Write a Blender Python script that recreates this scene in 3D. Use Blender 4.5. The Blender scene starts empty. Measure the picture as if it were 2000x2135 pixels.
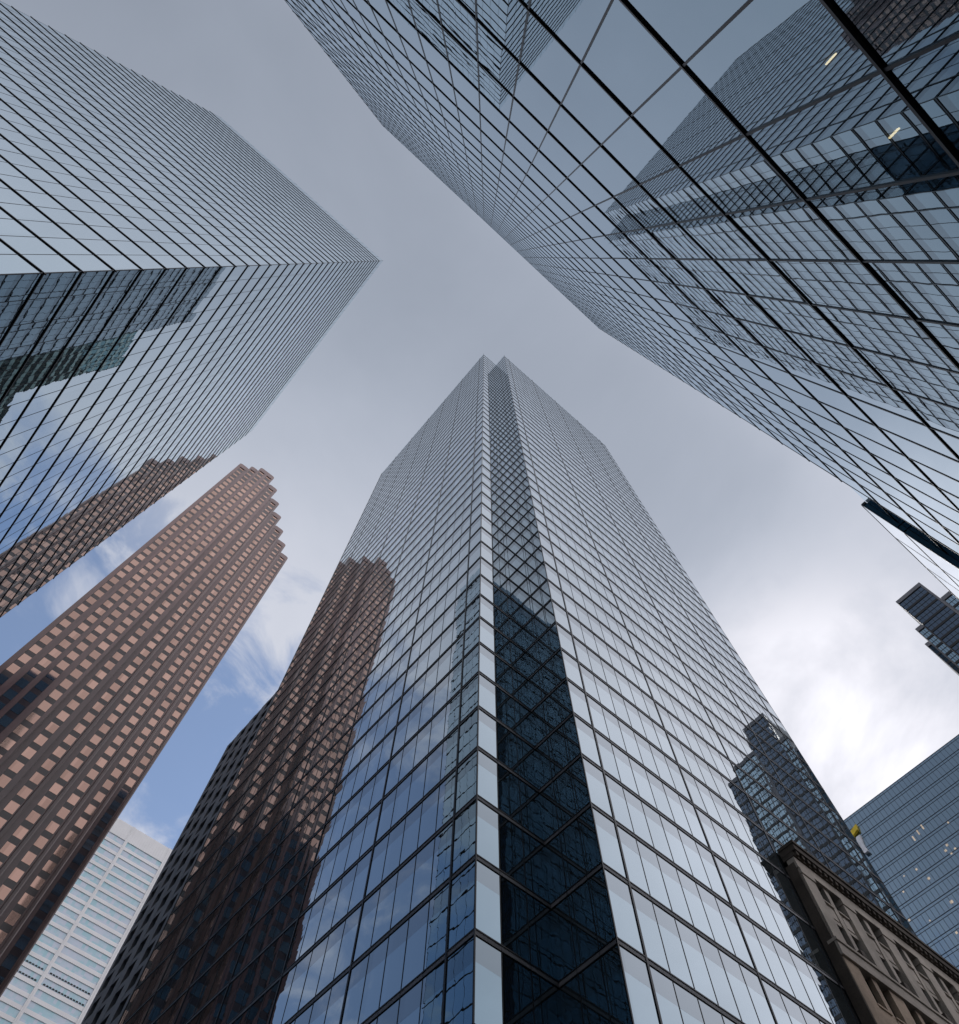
import bpy, math, random
from mathutils import Vector, Matrix, Euler

random.seed(7)
scene = bpy.context.scene
COL = scene.collection
EYE = 1.6                                   # camera height above the pavement

# ------------------------------------------------------------------ camera
F_PX, W_PX, H_PX = 1457.22, 2000.0, 2135.0
cam_data = bpy.data.cameras.new('camera')
cam = bpy.data.objects.new('camera', cam_data)
COL.objects.link(cam)
cam.location = (0, 0, EYE)
cam.rotation_euler = (math.radians(159.9526), math.radians(-0.4484), math.radians(-40.8485))
cam_data.sensor_fit = 'VERTICAL'
cam_data.sensor_height = 36.0
cam_data.lens = 36.0 * F_PX / H_PX
cam_data.clip_start = 0.05
cam_data.clip_end = 6000
scene.camera = cam
CAMR = cam.rotation_euler.to_matrix()

def project(p):
    c = CAMR.transposed() @ (Vector(p) - Vector((0, 0, EYE)))
    if c.z > -0.01:
        return None
    return (W_PX / 2 + F_PX * c.x / -c.z, H_PX / 2 - F_PX * c.y / -c.z)

# ------------------------------------------------------------------ light
SUN = Vector((1.0, 0.36, 1.0)).normalized()
sun_l = bpy.data.lights.new('sun', 'SUN')
sun_l.energy = 0.6
sun_l.angle = math.radians(12)
sun_l.color = (1.0, 0.955, 0.90)
sun = bpy.data.objects.new('sun', sun_l)
COL.objects.link(sun)
sun.rotation_euler = SUN.to_track_quat('Z', 'Y').to_euler()
sun.location = (200, 40, 260)

class Nodes:
    """small helper to write node trees compactly"""
    def __init__(self, tree):
        self.t = tree
    def n(self, typ, **kw):
        nd = self.t.nodes.new(typ)
        for k, v in kw.items():
            setattr(nd, k, v)
        return nd
    def put(self, sock, v):
        if isinstance(v, bpy.types.NodeSocket):
            self.t.links.new(v, sock)
        elif v is not None:
            if sock.type == 'RGBA' and len(v) == 3:
                v = (*v, 1)
            sock.default_value = v
    def math(self, op, a, b=None, c=None, clamp=False):
        nd = self.n('ShaderNodeMath', operation=op, use_clamp=clamp)
        for i, v in enumerate((a, b, c)):
            self.put(nd.inputs[i], v)
        return nd.outputs[0]
    def vmath(self, op, a, b=None):
        nd = self.n('ShaderNodeVectorMath', operation=op)
        self.put(nd.inputs[0], a); self.put(nd.inputs[1], b)
        return nd.outputs['Value'] if op in ('DOT_PRODUCT', 'LENGTH') else nd.outputs['Vector']
    def mix(self, fac, a, b, blend='MIX'):
        nd = self.n('ShaderNodeMix', data_type='RGBA', blend_type=blend)
        self.put(nd.inputs['Factor'], fac)
        self.put([s for s in nd.inputs if s.name == 'A' and s.type == 'RGBA'][0], a)
        self.put([s for s in nd.inputs if s.name == 'B' and s.type == 'RGBA'][0], b)
        return [s for s in nd.outputs if s.type == 'RGBA'][0]
    def smooth(self, v, lo, hi, a=0.0, b=1.0):
        nd = self.n('ShaderNodeMapRange', interpolation_type='SMOOTHSTEP')
        for i, x in enumerate((v, lo, hi, a, b)):
            self.put(nd.inputs[i], x)
        return nd.outputs[0]
    def noise(self, vec, scale, detail=4, rough=0.5, dist=0.0):
        nd = self.n('ShaderNodeTexNoise')
        self.put(nd.inputs['Vector'], vec)
        nd.inputs['Scale'].default_value = scale
        nd.inputs['Detail'].default_value = detail
        nd.inputs['Roughness'].default_value = rough
        nd.inputs['Distortion'].default_value = dist
        return nd.outputs['Fac']

world = bpy.data.worlds.new('World')
scene.world = world
world.use_nodes = True
wt = world.node_tree
wt.nodes.clear()
g = Nodes(wt)
tc = g.n('ShaderNodeTexCoord').outputs['Generated']
sep = g.n('ShaderNodeSeparateXYZ'); g.put(sep.inputs[0], tc)
dz = g.math('MAXIMUM', sep.outputs['Z'], 0.0)
den = g.math('ADD', dz, 0.08)
px = g.math('DIVIDE', sep.outputs['X'], den)
py = g.math('DIVIDE', sep.outputs['Y'], den)
cv = g.n('ShaderNodeCombineXYZ')
g.put(cv.inputs[0], px); g.put(cv.inputs[1], py)
cloudv = cv.outputs[0]
sd = g.vmath('DOT_PRODUCT', tc, tuple(Vector((0.97, 0.19, 1.0)).normalized()))
sd = g.math('MAXIMUM', sd, 0.0)
n_big = g.noise(cloudv, 1.1, 3, 0.5, 0.3)
n_mid = g.noise(cloudv, 2.6, 6, 0.55, 0.4)
n_fine = g.noise(cloudv, 5.5, 8, 0.6, 0.6)
# cloud deck: brighter towards the veiled sun and towards the thin edge of the deck
lum = g.math('MULTIPLY_ADD', sd, 0.24, 0.235)
glow = g.math('POWER', sd, 62.0)
glow = g.math('MULTIPLY', glow, g.math('MULTIPLY_ADD', n_mid, 2.4, -0.40, clamp=True))
lum = g.math('MULTIPLY_ADD', glow, 0.72, lum)
thin = g.smooth(py, 0.05, 0.62)
lum = g.math('MULTIPLY_ADD', thin, 0.24, lum)
north = g.smooth(g.math('MULTIPLY', py, -1.0), 0.0, 0.5)
lum = g.math('MULTIPLY_ADD', north, 0.60, lum)
lum = g.math('MULTIPLY_ADD', g.math('POWER', g.math('SUBTRACT', 1.0, dz), 1.5), 0.30, lum)
lum = g.math('MULTIPLY', lum, g.math('MULTIPLY_ADD', n_mid, 0.36, 0.82))
lum = g.math('MULTIPLY', lum, g.math('MULTIPLY_ADD', n_big, 0.34, 0.83))
lum = g.math('MINIMUM', lum, 1.35)
tint = g.mix(g.smooth(lum, 0.2, 0.95), (0.86, 0.985, 1.215), (0.99, 0.99, 1.075))
cl_col = g.mix(1.0, tint, (1, 1, 1), 'MULTIPLY')
cmul = g.n('ShaderNodeVectorMath', operation='SCALE')
g.put(cmul.inputs[0], cl_col); g.put(cmul.inputs['Scale'], lum)
bg_cloud = g.n('ShaderNodeBackground')
g.put(bg_cloud.inputs['Color'], cmul.outputs['Vector'])
bg_cloud.inputs['Strength'].default_value = 1.0
sky = g.n('ShaderNodeTexSky', sky_type='NISHITA')
sky.sun_disc = False
sky.sun_elevation = math.asin(SUN.z)
sky.sun_rotation = math.atan2(SUN.x, SUN.y)
sky.air_density = 1.0
sky.dust_density = 0.2
sky.ozone_density = 2.6
bg_sky = g.n('ShaderNodeBackground')
g.put(bg_sky.inputs['Color'], sky.outputs['Color'])
bg_sky.inputs['Strength'].default_value = 0.15
edge = g.math('MULTIPLY_ADD', px, -0.12, py)
edge = g.math('MULTIPLY_ADD', g.math('SUBTRACT', n_big, 0.5), 0.42, edge)
edge = g.math('MULTIPLY_ADD', g.math('SUBTRACT', n_fine, 0.5), 0.85, edge)
gap = g.smooth(edge, 0.51, 0.70)
wisps = g.smooth(g.math('MULTIPLY_ADD', n_fine, 0.6, g.math('MULTIPLY', n_mid, 0.4)), 0.49, 0.68)
gap = g.math('MULTIPLY', gap, g.math('MULTIPLY_ADD', wisps, -0.74, 0.86))
mixw = g.n('ShaderNodeMixShader')
g.put(mixw.inputs[0], gap)
wt.links.new(bg_cloud.outputs[0], mixw.inputs[1])
wt.links.new(bg_sky.outputs[0], mixw.inputs[2])
wout = g.n('ShaderNodeOutputWorld')
wt.links.new(mixw.outputs[0], wout.inputs['Surface'])

vs = scene.view_settings
scene.display_settings.display_device = 'sRGB'
vs.view_transform = 'Standard'
vs.look = 'None'
vs.exposure = 0.0
vs.gamma = 1.0
vs.use_curve_mapping = False
scene.render.engine = 'CYCLES'
cy = scene.cycles
cy.max_bounces = 9
cy.glossy_bounces = 7
cy.diffuse_bounces = 2
cy.transmission_bounces = 4
cy.transparent_max_bounces = 8
cy.sample_clamp_indirect = 4.0
cy.caustics_reflective = True
cy.caustics_refractive = False
cy.use_denoising = True

# ------------------------------------------------------------------ materials
MATS = {}

def new_mat(name):
    m = bpy.data.materials.new(name)
    m.use_nodes = True
    m.node_tree.nodes.clear()
    MATS[name] = m
    return m, Nodes(m.node_tree)

def finish(gm, shader):
    o = gm.n('ShaderNodeOutputMaterial')
    gm.t.links.new(shader, o.inputs['Surface'])

def glass_mat(name, r0, edge, power=2.2, wave=0.0035, wscale=0.9, rough=0.0, under=(0.012, 0.016, 0.018),
              see=None, vary=0.0, cell=None):
    """coated facade glass: mirror whose reflectance grows towards grazing angles, slightly wavy"""
    m, q = new_mat(name)
    geo = q.n('ShaderNodeNewGeometry')
    nz = q.noise(geo.outputs['Position'], wscale, 2, 0.5, 0.0)
    nz2 = q.noise(geo.outputs['Position'], wscale * 0.28, 1, 0.5, 0.0)
    hgt = q.math('MULTIPLY_ADD', nz2, 2.2, nz)
    bump = q.n('ShaderNodeBump')
    bump.inputs['Strength'].default_value = 1.0
    bump.inputs['Distance'].default_value = wave
    q.put(bump.inputs['Height'], hgt)
    lw = q.n('ShaderNodeLayerWeight')
    lw.inputs['Blend'].default_value = 0.5
    fac = q.math('POWER', lw.outputs['Facing'], power)
    if vary:
        rnd = q.noise(geo.outputs['Position'], 0.35, 3, 0.6)
        fac = q.math('MULTIPLY', fac, q.math('MULTIPLY_ADD', rnd, vary, 1.0 - vary * 0.5))
    colr = q.mix(fac, r0, edge)
    if cell:                                # each pane a little different: coating batch, blinds behind it
        cw, chh, cz0, amt = cell
        sp = q.n('ShaderNodeSeparateXYZ'); q.put(sp.inputs[0], geo.outputs['Position'])
        ci = q.math('FLOOR', q.math('DIVIDE', q.math('ADD', sp.outputs['X'], sp.outputs['Y']), cw))
        ck = q.math('FLOOR', q.math('DIVIDE', q.math('SUBTRACT', sp.outputs['Z'], cz0), chh))
        cb = q.n('ShaderNodeCombineXYZ'); q.put(cb.inputs[0], ci); q.put(cb.inputs[1], ck)
        wn = q.n('ShaderNodeTexWhiteNoise'); q.put(wn.inputs['Vector'], cb.outputs[0])
        tone = q.math('MULTIPLY_ADD', wn.outputs['Value'], -amt, 1.0)
        sc = q.n('ShaderNodeVectorMath', operation='SCALE')
        q.put(sc.inputs[0], colr); q.put(sc.inputs['Scale'], tone)
        colr = sc.outputs['Vector']
    gl = q.n('ShaderNodeBsdfGlossy')
    q.put(gl.inputs['Color'], colr)
    gl.inputs['Roughness'].default_value = rough
    q.put(gl.inputs['Normal'], bump.outputs['Normal'])
    add = q.n('ShaderNodeAddShader')
    q.t.links.new(gl.outputs[0], add.inputs[0])
    if see is None:
        df = q.n('ShaderNodeBsdfDiffuse')
        q.put(df.inputs['Color'], under)
        q.t.links.new(df.outputs[0], add.inputs[1])
    else:
        tr = q.n('ShaderNodeBsdfTransparent')
        inv = q.math('SUBTRACT', 1.0, fac, clamp=True)
        q.put(tr.inputs['Color'], q.mix(inv, (0, 0, 0), see))
        q.t.links.new(tr.outputs[0], add.inputs[1])
    finish(q, add.outputs[0])
    return m

def solid_mat(name, col, rough=0.5, metal=0.0, spec=0.5, vary=0.12, scale=0.6, fine=0.0, bump=0.0, col2=None, bscale=20):
    m, q = new_mat(name)
    geo = q.n('ShaderNodeNewGeometry')
    nz = q.noise(geo.outputs['Position'], scale, 5, 0.6)
    c2 = col2 or tuple(c * (1 - vary) for c in col)
    c1 = tuple(min(1, c * (1 + vary)) for c in col)
    cc = q.mix(q.smooth(nz, 0.35, 0.65), c2, c1)
    if fine:
        sp = q.noise(geo.outputs['Position'], 9.0, 4, 0.7)
        cc = q.mix(q.math('MULTIPLY', q.smooth(sp, 0.45, 0.7), fine), cc, tuple(c * 0.45 for c in col))
    b = q.n('ShaderNodeBsdfPrincipled')
    q.put(b.inputs['Base Color'], cc)
    b.inputs['Roughness'].default_value = rough
    b.inputs['Metallic'].default_value = metal
    b.inputs['Specular IOR Level'].default_value = spec
    if bump:
        bn = q.noise(geo.outputs['Position'], bscale, 4, 0.6)
        bp = q.n('ShaderNodeBump')
        bp.inputs['Strength'].default_value = 0.5
        bp.inputs['Distance'].default_value = bump
        q.put(bp.inputs['Height'], bn)
        q.put(b.inputs['Normal'], bp.outputs['Normal'])
    finish(q, b.outputs[0])
    return m

def emit_mat(name, col, strength):
    m, q = new_mat(name)
    e = q.n('ShaderNodeEmission')
    q.put(e.inputs['Color'], col)
    e.inputs['Strength'].default_value = strength
    finish(q, e.outputs[0])
    return m

def strip_mat(name):
    """pale curtain-wall strip of the white slab: panes with blinds at different heights"""
    m, q = new_mat(name)
    geo = q.n('ShaderNodeNewGeometry')
    sp = q.n('ShaderNodeSeparateXYZ'); q.put(sp.inputs[0], geo.outputs['Position'])
    cx = q.math('FLOOR', q.math('DIVIDE', sp.outputs['X'], 1.45))
    cz = q.math('FLOOR', q.math('DIVIDE', sp.outputs['Z'], 4.96))
    cb = q.n('ShaderNodeCombineXYZ'); q.put(cb.inputs[0], cx); q.put(cb.inputs[2], cz)
    wn = q.n('ShaderNodeTexWhiteNoise'); q.put(wn.inputs['Vector'], cb.outputs[0])
    big = q.noise(geo.outputs['Position'], 0.09, 2, 0.5)
    f = q.math('MULTIPLY_ADD', wn.outputs['Value'], 0.45, q.math('MULTIPLY', big, 0.9))
    c = q.mix(q.smooth(f, 0.35, 0.95), (0.38, 0.60, 0.66), (0.58, 0.63, 0.72))
    b = q.n('ShaderNodeBsdfPrincipled')
    q.put(b.inputs['Base Color'], c)
    b.inputs['Roughness'].default_value = 0.15
    finish(q, b.outputs[0])
    return m

glass_mat('glass_left', (0.03, 0.155, 0.25), (0.95, 0.99, 1.0), 1.8, 0.0011, 0.8, cell=(1.53, 4.0, 42.8, 0.06))
glass_mat('glass_right', (0.03, 0.105, 0.16), (0.84, 0.93, 1.0), 2.15, 0.0010, 0.7, see=(0.20, 0.25, 0.28))
glass_mat('glass_centre', (0.075, 0.155, 0.21), (0.96, 0.985, 1.0), 1.95, 0.0014, 0.9, cell=(1.57, 3.93, 35.2, 0.07))
glass_mat('glass_centre_spandrel', (0.075, 0.12, 0.15), (0.75, 0.765, 0.79), 1.85, 0.0014, 0.9, cell=(1.57, 3.93, 35.2, 0.10))
glass_mat('glass_bronze', (0.36, 0.225, 0.18), (0.72, 0.52, 0.43), 1.6, 0.001, 0.5, rough=0.04, cell=(2.9, 3.9, 274.0, 0.30))
glass_mat('glass_dark', (0.018, 0.02, 0.025), (0.35, 0.38, 0.42), 3.2, 0.002, 0.7)
glass_mat('glass_blue', (0.26, 0.34, 0.41), (0.72, 0.84, 0.93), 2.0, 0.003, 0.4, vary=0.5)
glass_mat('glass_teal', (0.05, 0.12, 0.13), (0.5, 0.7, 0.72), 2.4, 0.003, 0.7)
glass_mat('glass_pale', (0.30, 0.42, 0.50), (0.8, 0.9, 0.97), 2.0, 0.003, 0.6)
glass_mat('glass_podium', (0.55, 0.64, 0.72), (0.90, 0.94, 0.97), 1.5, 0.002, 0.6)
glass_mat('glass_indigo', (0.09, 0.12, 0.165), (0.36, 0.42, 0.52), 2.0, 0.002, 0.6)
glass_mat('glass_navy', (0.02, 0.05, 0.08), (0.10, 0.17, 0.24), 3.0, 0.002, 0.6)
solid_mat('black_metal', (0.010, 0.010, 0.012), 0.35, 0.0, 0.4)
solid_mat('granite_mirror', (0.075, 0.046, 0.043), 0.06, 0.0, 0.7, 0.10, 0.25, fine=0.2)  # granite darkened for the return walls: their shade is put into the colour
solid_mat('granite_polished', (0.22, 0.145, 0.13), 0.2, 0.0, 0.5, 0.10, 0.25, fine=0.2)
solid_mat('slate_metal', (0.012, 0.013, 0.018), 0.4, 0.0, 0.4)
solid_mat('grey_metal', (0.155, 0.155, 0.17), 0.45, 0.0, 0.5)
solid_mat('navy_panel', (0.035, 0.10, 0.155), 0.85, 0.0, 0.1)
solid_mat('core_dark', (0.016, 0.018, 0.02), 0.8)
solid_mat('slab_concrete', (0.05, 0.052, 0.055), 0.9)
solid_mat('granite', (0.215, 0.118, 0.105), 0.20, 0.0, 0.6, 0.10, 0.25, fine=0.35)
solid_mat('granite_spandrel', (0.085, 0.056, 0.052), 0.12, 0.0, 0.5, 0.12, 0.4, fine=0.3)
solid_mat('white_marble', (0.78, 0.77, 0.765), 0.45, 0.0, 0.4, 0.05, 0.05)
strip_mat('pale_strip')
solid_mat('charcoal_panel', (0.21, 0.205, 0.22), 0.5, 0.0, 0.4, 0.1, 0.3)
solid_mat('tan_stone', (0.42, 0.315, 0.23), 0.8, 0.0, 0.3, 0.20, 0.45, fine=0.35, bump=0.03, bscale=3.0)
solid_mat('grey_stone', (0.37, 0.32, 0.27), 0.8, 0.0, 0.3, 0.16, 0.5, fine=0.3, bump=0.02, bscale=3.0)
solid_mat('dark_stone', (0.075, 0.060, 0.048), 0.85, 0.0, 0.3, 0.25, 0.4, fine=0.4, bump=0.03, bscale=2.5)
solid_mat('grey_concrete', (0.20, 0.20, 0.215), 0.7, 0.0, 0.3, 0.1, 0.2)
solid_mat('green_panel', (0.46, 0.62, 0.57), 0.3, 0.0, 0.5)
solid_mat('asphalt', (0.05, 0.05, 0.052), 0.9, 0.0, 0.2, 0.15, 0.8, bump=0.01)
solid_mat('paving', (0.28, 0.27, 0.255), 0.85, 0.0, 0.2, 0.1, 0.5)
solid_mat('yellow_paint', (0.78, 0.55, 0.02), 0.4)
solid_mat('white_paint', (0.78, 0.78, 0.8), 0.4)
emit_mat('warm_light', (1.0, 0.74, 0.45), 3.2)
emit_mat('bright_light', (1.0, 0.68, 0.34), 5.0)
emit_mat('soft_light', (1.0, 0.82, 0.66), 0.5)

# ------------------------------------------------------------------ object helpers
def tag(o, label=None, cat=None, group=None, kind=None):
    if label: o['label'] = label
    if cat: o['category'] = cat
    if group: o['group'] = group
    if kind: o['kind'] = kind
    return o

def thing(name, label, cat, loc, group=None):
    o = bpy.data.objects.new(name, None)
    o.empty_display_size = 1.0
    o.location = loc
    COL.objects.link(o)
    return tag(o, label, cat, group)

class MB:
    """collects boxes and quads in world coordinates; build() links them as one mesh object"""
    def __init__(self):
        self.v, self.f, self.m = [], [], []
    def quad(self, pts, mi=0):
        k = len(self.v)
        self.v += [tuple(p) for p in pts]
        self.f.append(tuple(range(k, k + len(pts)))); self.m.append(mi)
    def hexa(self, p, mi=0):                # 8 corners: bottom ring 0-3, top ring 4-7
        k = len(self.v)
        self.v += [tuple(a) for a in p]
        for q in ((3, 2, 1, 0), (4, 5, 6, 7), (0, 1, 5, 4), (1, 2, 6, 5), (2, 3, 7, 6), (3, 0, 4, 7)):
            self.f.append(tuple(k + i for i in q)); self.m.append(mi)
    def box(self, x0, x1, y0, y1, z0, z1, mi=0):
        self.hexa([(x0, y0, z0), (x1, y0, z0), (x1, y1, z0), (x0, y1, z0),
                   (x0, y0, z1), (x1, y0, z1), (x1, y1, z1), (x0, y1, z1)], mi)
    def prism(self, ring, d, mi=0):         # planar ring extruded by vector d
        k, n = len(self.v), len(ring)
        self.v += [tuple(p) for p in ring]
        self.v += [tuple(Vector(p) + Vector(d)) for p in ring]
        self.f.append(tuple(range(k + n - 1, k - 1, -1))); self.m.append(mi)
        self.f.append(tuple(range(k + n, k + 2 * n))); self.m.append(mi)
        for i in range(n):
            j = (i + 1) % n
            self.f.append((k + i, k + j, k + n + j, k + n + i)); self.m.append(mi)
    def build(self, name, mats, parent=None, kind=None):
        if not isinstance(mats, (list, tuple)): mats = [mats]
        off = parent_world(parent)
        me = bpy.data.meshes.new(name)
        me.from_pydata([(a - off.x, b - off.y, c - off.z) for a, b, c in self.v], [], self.f)
        for mt in mats: me.materials.append(MATS[mt])
        if len(mats) > 1: me.polygons.foreach_set('material_index', self.m)
        me.update()
        o = bpy.data.objects.new(name, me)
        COL.objects.link(o)
        if parent: o.parent = parent
        if kind: o['kind'] = kind
        return o

def parent_world(p):
    v = Vector((0, 0, 0))
    while p:
        v += p.location
        p = p.parent
    return v

class Face:
    """a vertical facade plane: origin (x, y), outward normal n; u runs so that (u, -n, z) is right-handed"""
    def __init__(self, ox, oy, nx, ny):
        self.o, self.n, self.u = Vector((ox, oy, 0)), Vector((nx, ny, 0)), Vector((-ny, nx, 0))
        self.theta = math.atan2(ny, nx) + math.pi / 2
    def p(self, u, z, d=0.0):
        return self.o + self.u * u + self.n * d + Vector((0, 0, z + EYE))
    def box(self, mb, u0, u1, z0, z1, d0, d1, mi=0):
        mb.hexa([self.p(u0, z0, d1), self.p(u1, z0, d1), self.p(u1, z0, d0), self.p(u0, z0, d0),
                 self.p(u0, z1, d1), self.p(u1, z1, d1), self.p(u1, z1, d0), self.p(u0, z1, d0)], mi)

def bar(face, u0, u1, z0, z1, d0, d1, name, mat, parent):
    mb = MB(); face.box(mb, u0, u1, z0, z1, d0, d1)
    return mb.build(name, mat, parent)

PANE_MESH = {}
def pane_mesh(w, h, mat, t=0.03):
    key = (round(w, 3), round(h, 3), mat)
    if key not in PANE_MESH:
        a, b = w / 2, h / 2
        v = [(-a, 0, -b), (a, 0, -b), (a, 0, b), (-a, 0, b), (-a, t, -b), (a, t, -b), (a, t, b), (-a, t, b)]
        f = [(0, 1, 2, 3), (1, 0, 4, 5), (2, 1, 5, 6), (3, 2, 6, 7), (0, 3, 7, 4)]
        me = bpy.data.meshes.new('pane')
        me.from_pydata(v, [], f); me.materials.append(MATS[mat]); me.update()
        PANE_MESH[key] = me
    return PANE_MESH[key]

def screen_area(face, u0, u1, z0, z1):
    pts = [project(face.p(a, b)) for a, b in ((u0, z0), (u1, z0), (u1, z1), (u0, z1))]
    if any(p is None for p in pts): return 0.0
    cx, cyy = sum(p[0] for p in pts) / 4, sum(p[1] for p in pts) / 4
    if not (-30 < cx < W_PX + 30 and -30 < cyy < H_PX + 30): return 0.0
    # facing away from the camera?
    if (face.o - Vector((0, 0, 0))).dot(face.n) > 0: return 0.0
    s = 0
    for i in range(4):
        a, b = pts[i], pts[(i + 1) % 4]
        s += a[0] * b[1] - a[1] * b[0]
    return abs(s) / 2

def panes(name, mat, parent, rects, limit=300, tilt=0.12, d=0.0):
    """rects: (face, u0, u1, z0, z1). The largest in the picture become objects, the rest one mesh."""
    rs = []
    for r in rects:
        tx, tz = (math.radians(random.gauss(0, tilt)) for _ in range(2))
        rs.append((screen_area(*r), r, tx, tz))
    rs.sort(key=lambda r: -r[0])
    off = parent_world(parent)
    n = 0
    rest = MB()
    for area, (f, u0, u1, z0, z1), tx, tz in rs:
        c = f.p((u0 + u1) / 2, (z0 + z1) / 2, d)
        if n < limit and area > 6:
            o = bpy.data.objects.new(name, pane_mesh(u1 - u0, z1 - z0, mat))
            COL.objects.link(o); o.parent = parent
            o.location = c - off
            o.rotation_euler = (tx, 0, f.theta + tz)
            n += 1
        else:
            hw, hh = (u1 - u0) / 2, (z1 - z0) / 2
            rest.quad([f.p((u0 + u1) / 2 + su * hw, (z0 + z1) / 2 + sz * hh, d + su * hw * tz + sz * hh * tx)
                       for su, sz in ((-1, -1), (1, -1), (1, 1), (-1, 1))])
    if rest.v: rest.build(name + '_field', mat, parent, 'stuff')

# ------------------------------------------------------------------ the ground
mb = MB(); mb.quad([(-3000, -3000, -0.12), (3000, -3000, -0.12), (3000, 3000, -0.12), (-3000, 3000, -0.12)])
tag(mb.build('ground', 'asphalt'), kind='structure')
for nm, (x0, x1, y0, y1) in {'pavement_north': (-70, 90, -4.1, 1.5), 'pavement_corner': (12, 90, 12, 16.7),
                             'pavement_west': (-70, -12, 12, 16.6)}.items():
    mb = MB(); mb.box(x0, x1, y0, y1, -0.115, 0.0)
    tag(mb.build(nm, 'paving'), kind='structure')

# ------------------------------------------------------------------ left glass tower
LX, LY, LTOP, LFL = -18.18, 16.85, 180.0, 4.0
LW_U, LW_R = 46.9, 55.2                     # length of the two faces that meet at the near corner
L = thing('glass_office_tower', 'glass tower with thin black floor fins, its sharp corner pointing right at mid sky',
          'building', (-41, 44, 0))
mb = MB(); mb.box(LX - LW_U + 0.1, LX - 0.1, LY + 0.1, LY + LW_R - 0.1, 0, LTOP + EYE - 0.6)
mb.build('core', 'core_dark', L)
fu = Face(LX, LY, 0, -1)                    # u runs +x: facade lies at u = -LW_U .. 0
fr = Face(LX, LY, 1, 0)                     # u runs +y: 0 .. LW_R
fbk = Face(LX, LY + LW_R, 0, 1)             # back face
fin_z = [41.2 + LFL * k for k in range(-11, 34)]
top_fin = fin_z[-1]
rects = []
def edges(a, b, step):
    n = max(1, int(round((b - a) / step)))
    return [a + (b - a) * i / n for i in range(n + 1)]
LU = edges(-LW_U, 0, 1.528)
LR = edges(0, LW_R, 1.93)
lv = [-EYE] + fin_z + [LTOP]
for z0, z1 in zip(lv, lv[1:]):
    for f, ue in ((fu, LU), (fr, LR)):
        for a, b in zip(ue, ue[1:]):
            rects.append((f, a, b, z0, z1))
    for a, b in zip(LU, LU[1:]):
        rects.append((fbk, -b - LW_U + LW_U, -a, z0, z1))
panes('pane', 'glass_left', L, rects, 300, 0.06)
for z in fin_z:
    bar(fu, -LW_U - 0.25, 0.16, z - 0.04, z + 0.04, -0.02, 0.075, 'floor_fin', 'black_metal', L)
    bar(fr, -0.02, LW_R + 0.25, z - 0.04, z + 0.04, -0.02, 0.075, 'floor_fin', 'black_metal', L)
for u in LU[:-1]:
    bar(fu, u - 0.015, u + 0.015, 0 - EYE, LTOP, -0.02, 0.012, 'mullion', 'slate_metal', L)
for u in LR[1:]:
    bar(fr, u - 0.018, u + 0.018, 0 - EYE, LTOP, -0.02, 0.014, 'mullion', 'slate_metal', L)
bar(fr, -0.04, 0.02, -EYE, LTOP, -0.02, 0.03, 'corner_post', 'slate_metal', L)

# ------------------------------------------------------------------ right glass tower
RY, RTOP, RFL, RMOD = -4.2, 128.5, 4.2, 1.485
R0, R1 = -25.6, 23.0
R = thing('glass_office_tower', 'nearest glass tower, wide black framed panes mirroring the other towers, filling upper right',
          'building', (-1, -20, 0))
mb = MB(); mb.box(R0 + 4, R1 - 4, -36, RY - 4.5, 0, RTOP + EYE - 0.8)
mb.build('core', 'core_dark', R)
f1 = Face(0, RY, 0, 1)                      # u runs -x
fL = Face(R0, RY, -1, 0)
fR = Face(R1, RY, 1, 0)
rz = [0.26 + RFL * k for k in range(0, 31)]
ru = [1.987 + RMOD * k for k in range(-18, 15)]
ru = [R0] + [x for x in ru if R0 + 0.4 < x < R1 - 0.4] + [R1]
rects = []
lv = [-EYE] + rz + [RTOP]
for z0, z1 in zip(lv, lv[1:]):
    for a, b in zip(ru, ru[1:]):
        rects.append((f1, -b, -a, z0, z1))
    rects.append((fL, 0.0, 34.0, z0, z1))
    rects.append((fR, -34.0, 0.0, z0, z1))
RX, AZ = 24.45, 37.0                       # the lower storeys reach a little further right
for z0, z1 in zip(lv, lv[1:]):
    if z0 < AZ: rects.append((f1, -RX, -R1, z0, min(z1, AZ)))
panes('pane', 'glass_right', R, rects, 300, 0.07)
for z in rz:
    bar(f1, (-RX if z < AZ else -R1 - 0.2), -R0 + 0.2, z - 0.03, z + 0.03, -0.05, 0.036, 'floor_fin', 'black_metal', R)
for x in ru:
    bar(f1, -x - 0.022, -x + 0.022, -EYE, RTOP, -0.05, 0.02, 'mullion', 'slate_metal', R)
for z in rz:
    mb = MB(); mb.box(R0 + 0.15, R1 - 0.15, -34.5, RY - 0.12, z + EYE - 0.55, z + EYE + 0.1)
    mb.build('floor_slab', 'slab_concrete', R)
mb = MB(); mb.box(R0 + 0.1, R1 - 0.1, -34.6, RY - 0.1, RTOP + EYE - 0.35, RTOP + EYE - 0.05)
mb.build('roof_slab', 'slab_concrete', R)
# strip lights burning inside, under the floor slabs

for x in (2.10, 3.62):
    mb = MB(); mb.box(x - 0.011, x + 0.011, -5.61, -5.43, 12.86 - 0.62 + EYE, 12.86 - 0.56 + EYE)
    mb.build('ceiling_light', 'bright_light', R)

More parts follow.
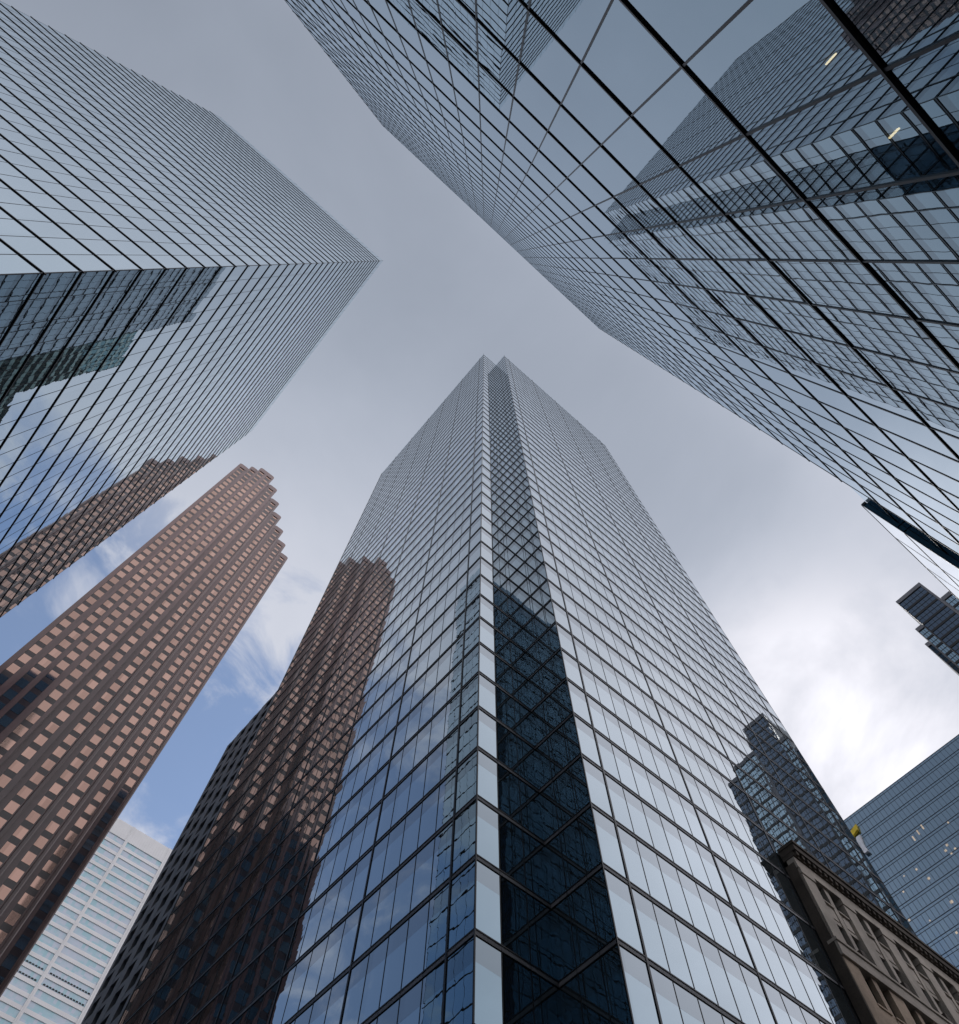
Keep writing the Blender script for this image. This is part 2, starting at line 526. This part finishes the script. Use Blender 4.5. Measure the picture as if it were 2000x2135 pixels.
# projecting glass block at the tower's right end
RP = thing('glass_annex', 'white glaring glass block projecting at the right tower end, dark blue edge strip',
           'building', (34, -20, 0))
mb = MB(); mb.box(RX + 0.02, 62, -34, RY + 0.25, 0, AZ - 0.2 + EYE)
mb.build('core', 'core_dark', RP)
fp = Face(0, RY + 0.28, 0, 1)
fs = Face(RX, RY, -1, 0)
rects = []
pz = edges(-EYE, AZ, 4.2)
pu = edges(RX + 0.02, 62, 3.0)
for z0, z1 in zip(pz, pz[1:]):
    for a, b in zip(pu, pu[1:]):
        rects.append((fp, -b, -a, z0, z1))
panes('pane', 'glass_podium', RP, rects, 300, 0.05)
for z in pz[1:]:
    bar(fp, -62, -RX - 0.02, z - 0.03, z + 0.03, -0.03, 0.02, 'joint', 'grey_metal', RP)
for x in pu[1:]:
    bar(fp, -x - 0.02, -x + 0.02, -EYE, AZ, -0.03, 0.012, 'mullion', 'grey_metal', RP)
zc = [36.8, 33.4, 32.8, 27.5, 27.1, 21, 16, 11, 6, 1]
for z0, z1 in zip(zc[1:], zc):
    bar(fs, -0.25, -0.02, z0 + 0.06, z1 - 0.06, -0.02, 0.03, 'edge_pane', 'navy_panel', RP)
bar(fs, -0.28, -0.25, -EYE, AZ, -0.02, 0.05, 'edge_trim', 'black_metal', RP)
bar(fs, -0.25, -0.02, 36.8, AZ, -0.02, 0.05, 'edge_cap', 'black_metal', RP)

# ------------------------------------------------------------------ central glass tower with the notched corner
CX, CY, CX2, CY2 = 17.24, 20.5, 22.1, 16.9
CXE, CYE, CTOP, CFL = 63.2, 69.2, 209.7, 3.93
Ct = thing('glass_office_tower', 'tall glass tower with a notched corner rising in the middle, grey floor bands',
           'building', (40, 44, 0))
mb = MB()
mb.prism([(x, y, 0) for x, y in ((CX + .12, CY + .12), (CX2 + .12, CY + .12), (CX2 + .12, CY2 + .12), (CXE - .12, CY2 + .12),
                                 (CXE - .12, CYE - .12), (CX + .12, CYE - .12))], (0, 0, CTOP + EYE - 0.6))
mb.build('core', 'core_dark', Ct)
fa = Face(CX, 0, -1, 0)                     # u = -y
fb = Face(0, CY, 0, -1)                     # u = x
fc = Face(CX2, 0, -1, 0)                    # u = -y
fd = Face(0, CY2, 0, -1)                    # u = x
UA = [CY, CY + 1.86]
while UA[-1] + 1.59 < CYE - 0.6: UA.append(UA[-1] + 1.59)
UA.append(CYE); UA = [-y for y in reversed(UA)]
UB = [CX, CX + 1.5, CX + 3.2, CX2]
UC = [-CY, -19.35, -17.95, -CY2]
UD = [CX2, CX2 + 1.77]
while UD[-1] + 1.55 < CXE - 0.6: UD.append(UD[-1] + 1.55)
UD.append(CXE)
fback = Face(0, CYE, 0, 1)                  # u = -x
UE = edges(-CXE, -CX, 1.6)
cz = [33.6 + CFL * k for k in range(-8, 45)]
vis, spa = [], []
lev = cz + [CTOP]
for i, z in enumerate(cz):
    zlow = cz[i - 1] if i else -EYE
    for f, ue in ((fa, UA), (fb, UB), (fc, UC), (fd, UD), (fback, UE)):
        for a, b in zip(ue, ue[1:]):
            vis.append((f, a, b, zlow, z - 1.45))
            spa.append((f, a, b, z - 1.45, z - 0.29))
for f, ue in ((fa, UA), (fb, UB), (fc, UC), (fd, UD), (fback, UE)):
    for a, b in zip(ue, ue[1:]):
        vis.append((f, a, b, cz[-1], CTOP))
panes('vision_pane', 'glass_centre', Ct, vis, 300, 0.07)
panes('spandrel_pane', 'glass_centre_spandrel', Ct, spa, 300, 0.07)
for z in cz:
    for f, u0, u1 in ((fa, UA[0], UA[-1] - 0.0), (fb, CX - 0.012, CX2 - 0.016), (fc, UC[0], UC[-1] + 0.012), (fd, CX2 + 0.0, CXE)):
        mb = MB()
        f.box(mb, u0, u1, z - 0.27, z - 0.04, -0.03, 0.014, 0)
        fbd = mb.build('floor_band', 'grey_metal', Ct)
        bar(f, u0, u1, z - 0.04, z + 0.02, -0.03, 0.045, 'transom', 'black_metal', fbd)
        bar(f, u0, u1, z - 0.30, z - 0.27, -0.03, 0.045, 'transom', 'black_metal', fbd)
def mull(f, u, wide):
    h = 0.06 if wide else 0.02
    bar(f, u - h, u + h, -EYE, CTOP, -0.03, 0.05 if wide else 0.018, 'mullion', 'black_metal', Ct)
for i, u in enumerate(reversed(UA[:-1])):
    mull(fa, u, i % 5 == 0)
for i, u in enumerate(UD[1:]):
    mull(fd, u, i % 6 == 0)
for u in UB[1:-1]: mull(fb, u, False)
for u in UC[1:-1]: mull(fc, u, False)
bar(fa, -CY - 0.03, -CY + 0.045, -EYE, CTOP, -0.02, 0.045, 'corner_post', 'black_metal', Ct)
bar(fd, CX2 - 0.045, CX2 + 0.03, -EYE, CTOP, -0.02, 0.045, 'corner_post', 'black_metal', Ct)

# ------------------------------------------------------------------ red granite stepped tower
ST, SFL = 279.0, 3.9
S = thing('granite_tower', 'red granite tower with a stepped zigzag crown and square bronze windows', 'building', (-5, 145, 0))
k = 2.79
steps = [(-8.62, -7.08, 45.55), (-7.08, -5.90, 44.85), (-5.90, -3.50, 44.12), (-3.50, -2.02, 45.45), (-2.02, -0.52, 47.05),
         (-0.52, 0.98, 48.62), (0.98, 2.56, 50.3), (2.56, 4.16, 51.95), (4.16, 5.69, 53.5)]
win, lou = [], []
for i, (a, b, yv) in enumerate(steps):
    x0, x1, y0 = a * k, b * k, yv * k
    y1 = 60 * k
    ch, t = 0.95, ST + EYE
    prof = [(x0, 0), (x1, 0), (x1, t - ch), (x1 - ch * 0.35, t - ch * 0.3), (x1 - ch, t), (x0 + ch, t), (x0 + ch * 0.35, t - ch * 0.3), (x0, t - ch)]
    mb = MB(); mb.prism([(x, y0 + 0.22, z) for x, z in reversed(prof)], (0, y1 - y0, 0))
    # pier strips standing proud of the recessed window column
    f = Face(0, y0 + 0.22, 0, -1)
    cols = [(x0 + x1) / 2] if i != 2 else [x0 + (x1 - x0) * 0.255, x0 + (x1 - x0) * 0.745]
    bay = mb.build('bay', 'granite_spandrel', S)
    ww = 1.0
    strips = []
    prev = x0
    for c in cols:
        strips.append((prev, c - ww)); prev = c + ww
    strips.append((prev, x1))
    for j, (p0, p1) in enumerate(strips):
        mp = MB()
        f.box(mp, p0, p1, -EYE, ST - ch, -0.05, 0.22)
        mp.build('pier', 'granite', bay)
    mp = MB()
    zt = ST - 3.3
    ring = [(x0, zt), (x1, zt), (x1, ST - ch), (x1 - ch * 0.35, ST - ch * 0.3), (x1 - ch, ST), (x0 + ch, ST), (x0 + ch * 0.35, ST - ch * 0.3), (x0, ST - ch)]
    mp.prism([(x, y0 - 0.06, z + EYE) for x, z in reversed(ring)], (0, 0.3, 0))
    mp.build('parapet', 'granite', bay)
    if 2 <= i < len(steps) - 1:             # polished return wall to the next bay, shade put into its colour
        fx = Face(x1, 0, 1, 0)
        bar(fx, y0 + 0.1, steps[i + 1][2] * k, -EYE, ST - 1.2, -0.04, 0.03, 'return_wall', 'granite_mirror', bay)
    if i >= 4:
        e = x1 - 0.5                        # polished bull-nosed rib on the bay's right corner
        mp = MB(); mp.prism([(e - 0.45, y0 + 0.02, 0), (e - 0.25, y0 - 0.16, 0), (e + 0.25, y0 - 0.16, 0), (e + 0.48, y0 + 0.02, 0)], (0, 0, ST - 3 + EYE))
        mp.build('corner_rib', 'granite_polished', bay)
    nfl = int((ST - 3) / SFL)
    for q in range(nfl):
        zc0 = ST - 3.75 - q * SFL
        if q < 4:
            for c in cols:
                win.append((f, c - 0.92, c + 0.92, zc0 - 1.05, zc0 + 0.25))
        else:
            for c in cols:
                win.append((f, c - 0.92, c + 0.92, zc0 - 1.2, zc0 + 1.2))
# returns facing +x: the narrow granite fins between bays
panes('window', 'glass_bronze', S, win, 300, 0.25, 0.035)

# ------------------------------------------------------------------ white slab tower far down the street
WB = thing('white_slab_tower', 'pale white slab tower with aqua window strips behind the granite tower', 'building', (40, 360, 0))
WY, WTOP = 346.0, 297.6
fw = Face(0, WY, 0, -1)
mb = MB(); mb.box(-12, 71.6, WY + 0.4, WY + 60, 0, WTOP + EYE)
mb.build('wall', 'white_marble', WB)
wpiers = [(0.8, 2.4), (23.7, 25.3), (46.5, 48.1), (69.4, 71.6)]
for a, b in wpiers:
    bar(fw, a, b, -EYE, WTOP, -0.45, 0.55, 'pier', 'white_marble', WB)
    bar(fw, (a + b) / 2 - 0.12, (a + b) / 2 + 0.12, -EYE, WTOP, 0.4, 0.75, 'pier_rib', 'white_marble', WB)
wz = 288.2
row = 0
while wz > 60:
    for (a0, a1), (b0, b1) in zip(wpiers, wpiers[1:]):
        bar(fw, a1, b0, wz - 3.2, wz, -0.5, -0.18 + 0.001 * row, 'window_strip', 'pale_strip', WB)
        bar(fw, a1, b0, wz - 4.96, wz - 3.2, -0.45, 0.16, 'spandrel', 'white_marble', WB)
    wz -= 4.96
    row += 1
for (a0, a1), (b0, b1) in zip(wpiers, wpiers[1:]):
    bar(fw, a1, b0, 288.2, WTOP, -0.45, 0.22, 'parapet', 'white_marble', WB)
    for j in range(15):
        u = a1 + (b0 - a1) * (j + 0.5) / 15
        bar(fw, u - 0.12, u + 0.12, 288.4, WTOP - 0.3, 0.1, 0.34, 'parapet_rib', 'white_marble', WB)
for zz in (216.3, 211.35):
    for j in range(30):
        u = 25.6 + (69.0 - 25.6) * (j + 0.5) / 30
        if abs(u - 47.3) < 1.2: continue
        bar(fw, u - 0.5, u + 0.5, zz - 0.35, zz + 0.15, 0.05, 0.20, 'vent', 'core_dark', WB)

# ------------------------------------------------------------------ charcoal building behind the central tower
K = thing('charcoal_building', 'low dark charcoal building with deep punched openings beside the central tower', 'building', (28, 77, 0))
KX, KY0, KY1, KTOP = 17.75, 69.35, 83.6, 93.2
mb = MB(); mb.box(KX, KX + 26, KY0, KY1, 0, KTOP + EYE)
mb.build('wall', 'core_dark', K)
fk = Face(KX, 0, -1, 0)                     # u = -y
kc = edges(-KY1, -KY0, 3.5)
kz = [KTOP - 2.75 * j for j in range(34)]
for u in kc:
    u0, u1 = max(u - 0.85, -KY1), min(u + 0.85, -KY0)
    bar(fk, u0, u1, -EYE, KTOP + 0.05, -0.02, 0.5, 'pier', 'charcoal_panel', K)
kwin = []
for z in kz:
    for a, b in zip(kc, kc[1:]):
        a2, b2 = max(a, -KY1) + 0.85, min(b, -KY0) - 0.85
        bar(fk, a2, b2, z - 0.85, z, -0.02, 0.47, 'spandrel', 'charcoal_panel', K)
        kwin.append((fk, a2, b2, z - 2.75, z - 0.85))
panes('window', 'glass_dark', K, kwin, 300, 0.2, 0.03)

# ------------------------------------------------------------------ teal tower hidden behind, seen mirrored in the left tower
Q = thing('teal_glass_tower', 'teal tower with light green floor panels, mirrored in the left tower', 'building', (44, 95, 0))
for (x0, x1, y0, y1, h) in ((28, 60, 74.5, 96, 214), (30.5, 60, 96.05, 116, 172)):
    mb = MB(); mb.box(x0 + 0.1, x1, y0, y1, 0, h + EYE)
    mb.build('core', 'core_dark', Q)
    fq = Face(x0, 0, -1, 0)
    fe = Face(0, y1, 0, 1)
    rects = []
    qe = edges(-y1, -y0, 1.8)
    z = h
    while z > 4:
        for j, (a, b) in enumerate(zip(qe, qe[1:])):
            rects.append((fq, a, b, z - 2.5, z - 0.02))
        mbq = MB(); fq.box(mbq, -y1, -y0, z - 4.0, z - 2.5, -0.05, 0.06)
        mbq.build('floor_band', 'green_panel', Q)
        z -= 4.0
    panes('pane', 'glass_teal', Q, rects, 0, 0.3)
    for u in qe:
        bar(fq, u - 0.06, u + 0.06, -EYE, h, -0.02, 0.1, 'mullion', 'black_metal', Q)

# ------------------------------------------------------------------ old stone facade in front of the central tower
T = thing('stone_building', 'old tan stone building with heavy dark cornice and paired windows', 'building', (60, 20, 0))
TY = 16.08
ft = Face(0.35, TY, 0, -1)
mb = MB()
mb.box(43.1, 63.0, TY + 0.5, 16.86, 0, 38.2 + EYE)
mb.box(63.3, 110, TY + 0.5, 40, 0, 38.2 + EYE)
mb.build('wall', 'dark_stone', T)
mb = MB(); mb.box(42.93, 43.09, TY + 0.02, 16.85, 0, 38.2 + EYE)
mb.build('side_wall', 'dark_stone', T)
NB = 14
PER = 4.45
twin = []
for i in range(NB):
    b0 = 42.75 + i * PER
    p0, p1 = b0, b0 + 1.5
    w1, m0, m1, w2 = b0 + 1.5, b0 + 2.78, b0 + 3.28, b0 + PER
    bar(ft, p0, p1, -EYE, 31.2, -0.5, 0.0, 'pier', 'tan_stone', T)
    bar(ft, p0 + 0.05, p1 - 0.05, 32.3, 37.75, -0.5, 0.08, 'pilaster', 'grey_stone', T)
    bar(ft, p0 - 0.03, p1 + 0.03, 37.3, 37.75, -0.4, 0.16, 'capital', 'grey_stone', T)
    bar(ft, m0, m1, -EYE, 31.2, -0.5, -0.06, 'window_post', 'tan_stone', T)
    bar(ft, m0, m1, 32.3, 37.75, -0.5, -0.06, 'window_post', 'grey_stone', T)
    bar(ft, m0 + 0.02, m1 - 0.02, 32.3, 32.95, -0.4, 0.2, 'cartouche', 'dark_stone', T)
    for wa, wb in ((w1, m0), (m1, w2)):
        bar(ft, wa, wb, 34.62, 36.2, -0.5, -0.14, 'spandrel', 'grey_stone', T)
        bar(ft, wa + 0.16, wb - 0.16, 34.95, 35.85, -0.3, -0.09, 'spandrel_panel', 'grey_stone', T)
        bar(ft, wa, wb, 36.08, 36.2, -0.3, 0.0, 'sill', 'grey_stone', T)
        twin.append((ft, wa, wb, 36.2, 37.75)); twin.append((ft, wa, wb, 32.3, 34.62))
        z = 31.2
        for h in range(7):
            twin.append((ft, wa, wb, z - 2.25, z))
            bar(ft, wa, wb, z - 4.6, z - 2.25, -0.5, -0.03 - 0.002 * h, 'spandrel', 'tan_stone', T)
            bar(ft, wa - 0.04, wb + 0.04, z - 2.38, z - 2.25, -0.3, 0.05, 'sill', 'tan_stone', T)
            z -= 4.6
panes('window', 'glass_dark', T, twin, 300, 0.4, -0.4)
xe = 42.75 + NB * PER
bar(ft, 42.62, xe, 31.2, 32.3, -0.5, 0.16, 'belt_course', 'grey_stone', T)
bar(ft, 42.56, xe, 32.1, 32.3, -0.45, 0.26, 'belt_moulding', 'grey_stone', T)
bar(ft, 42.62, xe, 37.75, 38.6, -0.5, 0.14, 'frieze', 'grey_stone', T)
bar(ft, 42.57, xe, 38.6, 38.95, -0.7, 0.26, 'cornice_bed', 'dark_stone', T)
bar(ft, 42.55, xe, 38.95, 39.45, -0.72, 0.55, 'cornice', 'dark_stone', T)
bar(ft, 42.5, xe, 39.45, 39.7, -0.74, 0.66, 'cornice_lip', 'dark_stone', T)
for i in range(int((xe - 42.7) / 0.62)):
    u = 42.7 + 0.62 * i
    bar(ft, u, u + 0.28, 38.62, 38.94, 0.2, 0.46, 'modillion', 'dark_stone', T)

# ------------------------------------------------------------------ blue glass block, bottom right
B = thing('blue_glass_tower', 'blue glass office block with ruled floor lines and a yellow and white sign', 'building', (230, 30, 0))
BX, BTOP = 210.0, 188.0
mb = MB(); mb.box(BX + 0.1, BX + 45, -40, 100, 0, BTOP + EYE)
mb.build('core', 'core_dark', B)
fbz = Face(BX, 0, -1, 0)                    # u = -y
be = edges(-100, 40, 1.5)
rects = []
bz = []
z = BTOP
while z > 3:
    bz.append(z)
    for a, b in zip(be, be[1:]):
        rects.append((fbz, a, b, z - 4.2, z))
    z -= 4.2
panes('pane', 'glass_blue', B, rects, 300, 0.12)
for z in bz:
    mb = MB()
    fbz.box(mb, -100, 40, z - 0.10, z, -0.02, 0.10)
    fbz.box(mb, -100, 40, z - 1.0, z - 0.92, -0.02, 0.07)
    mb.build('floor_line', 'slate_metal', B)
for u in be:
    bar(fbz, u - 0.04, u + 0.04, -EYE, BTOP, -0.02, 0.08, 'mullion', 'slate_metal', B)
random.seed(21)
for (yy, zz, w_, h_) in ((40.6, 168.6, .45, 1.7), (38.4, 169.4, .45, 1.7), (36.4, 170.0, .45, 1.7), (35.2, 160.0, .7, .7), (33.9, 161.1, .7, .7),
                         (34.4, 158.4, .6, .6), (32.7, 158.9, .6, .6), (45.4, 160.4, .6, .6), (44.0, 156.2, .8, .7), (42.6, 147.4, .9, .8),
                         (52.4, 157.2, .5, .5), (49.6, 160.9, .4, .4), (55.5, 149.7, .6, .6), (46.4, 140.2, .6, .6), (29.5, 166.4, .5, .6), (50.6, 146.5, .4, .4)):
    bar(fbz, -yy - w_ / 2, -yy + w_ / 2, zz - h_ / 2, zz + h_ / 2, 0.02, 0.05, 'ceiling_light', 'soft_light', B)
mb = MB()
mb.prism([fbz.p(-56.9, 180.0, 0.15), fbz.p(-53.6, 181.4, 0.15), fbz.p(-53.0, 183.4, 0.15), fbz.p(-56.2, 182.2, 0.15)], (-1.0, 0, 0))
mb.build('sign_bar', 'yellow_paint', B)
mb = MB()
mb.prism([fbz.p(-55.4, 179.4, 0.15), fbz.p(-53.8, 179.4, 0.15), fbz.p(-54.6, 176.3, 0.15), fbz.p(-54.4, 173.2, 0.15),
          fbz.p(-55.9, 173.2, 0.15), fbz.p(-56.2, 176.6, 0.15)], (-1.0, 0, 0))
mb.build('sign_letter', 'white_paint', B)

# ------------------------------------------------------------------ stepped dark tower at the right edge (also mirrored in the centre)
N = thing('stepped_dark_tower', 'grey framed dark tower with stepped top at the right picture edge', 'building', (150, -13, 0))
NX = 138.6
fn = Face(NX, 0, -1, 0)                     # u = -y
tiers = [(6.3, 13.9, 166.5, 'glass_indigo', 2), (4.27, 6.25, 154.7, 'glass_pale', 1), (3.1, 4.22, 149.0, 'glass_navy', 1),
         (13.95, 21.2, 157.4, 'glass_pale', 3), (21.25, 25.0, 154.0, 'glass_indigo', 2)]
for i, (a, b, h, gm, nc) in enumerate(tiers):
    mb = MB(); mb.box(NX + 0.3, NX + 28 + i * 0.4, -b, -a, 0, h + EYE)
    mb.build('core', 'grey_concrete', N)
    bar(fn, a, b, h - 1.3, h, -0.35, 0.25, 'parapet', 'grey_concrete', N)
    fw_ = 0.55 if i == 0 else 0.12
    bar(fn, a, a + 0.14, -EYE, h - 1.3, -0.35, 0.22, 'frame', 'black_metal' if i == 0 else 'grey_concrete', N)
    bar(fn, b - fw_, b, -EYE, h - 1.3, -0.35, 0.22, 'frame', 'grey_concrete', N)
    rects = []
    z = h - 1.6
    ce = edges(a + 0.14, b - fw_, (b - a) / nc)
    while z > 6:
        for p0, p1 in zip(ce, ce[1:]):
            rects.append((fn, p0 + 0.06, p1 - 0.06, z - 2.9, z))
        bar(fn, a + 0.14, b - fw_, z - 3.6, z - 2.9, -0.35, 0.12, 'floor_band', 'black_metal', N)
        bar(fn, a + 0.14, b - fw_, z - 1.5, z - 1.38, -0.3, 0.06, 'glazing_bar', 'black_metal', N)
        z -= 3.6
    panes('window', gm, N, rects, 60, 0.25, 0.0)
    for p0 in ce[1:-1]:
        bar(fn, p0 - 0.06, p0 + 0.06, -EYE, h - 1.5, -0.3, 0.1, 'mullion', 'black_metal', N)
    for p0, p1 in zip(ce, ce[1:]):
        for fr_ in (0.33, 0.67):
            u = p0 + (p1 - p0) * fr_
            bar(fn, u - 0.05, u + 0.05, -EYE, h - 1.5, -0.3, 0.06, 'glazing_bar', 'black_metal', N)
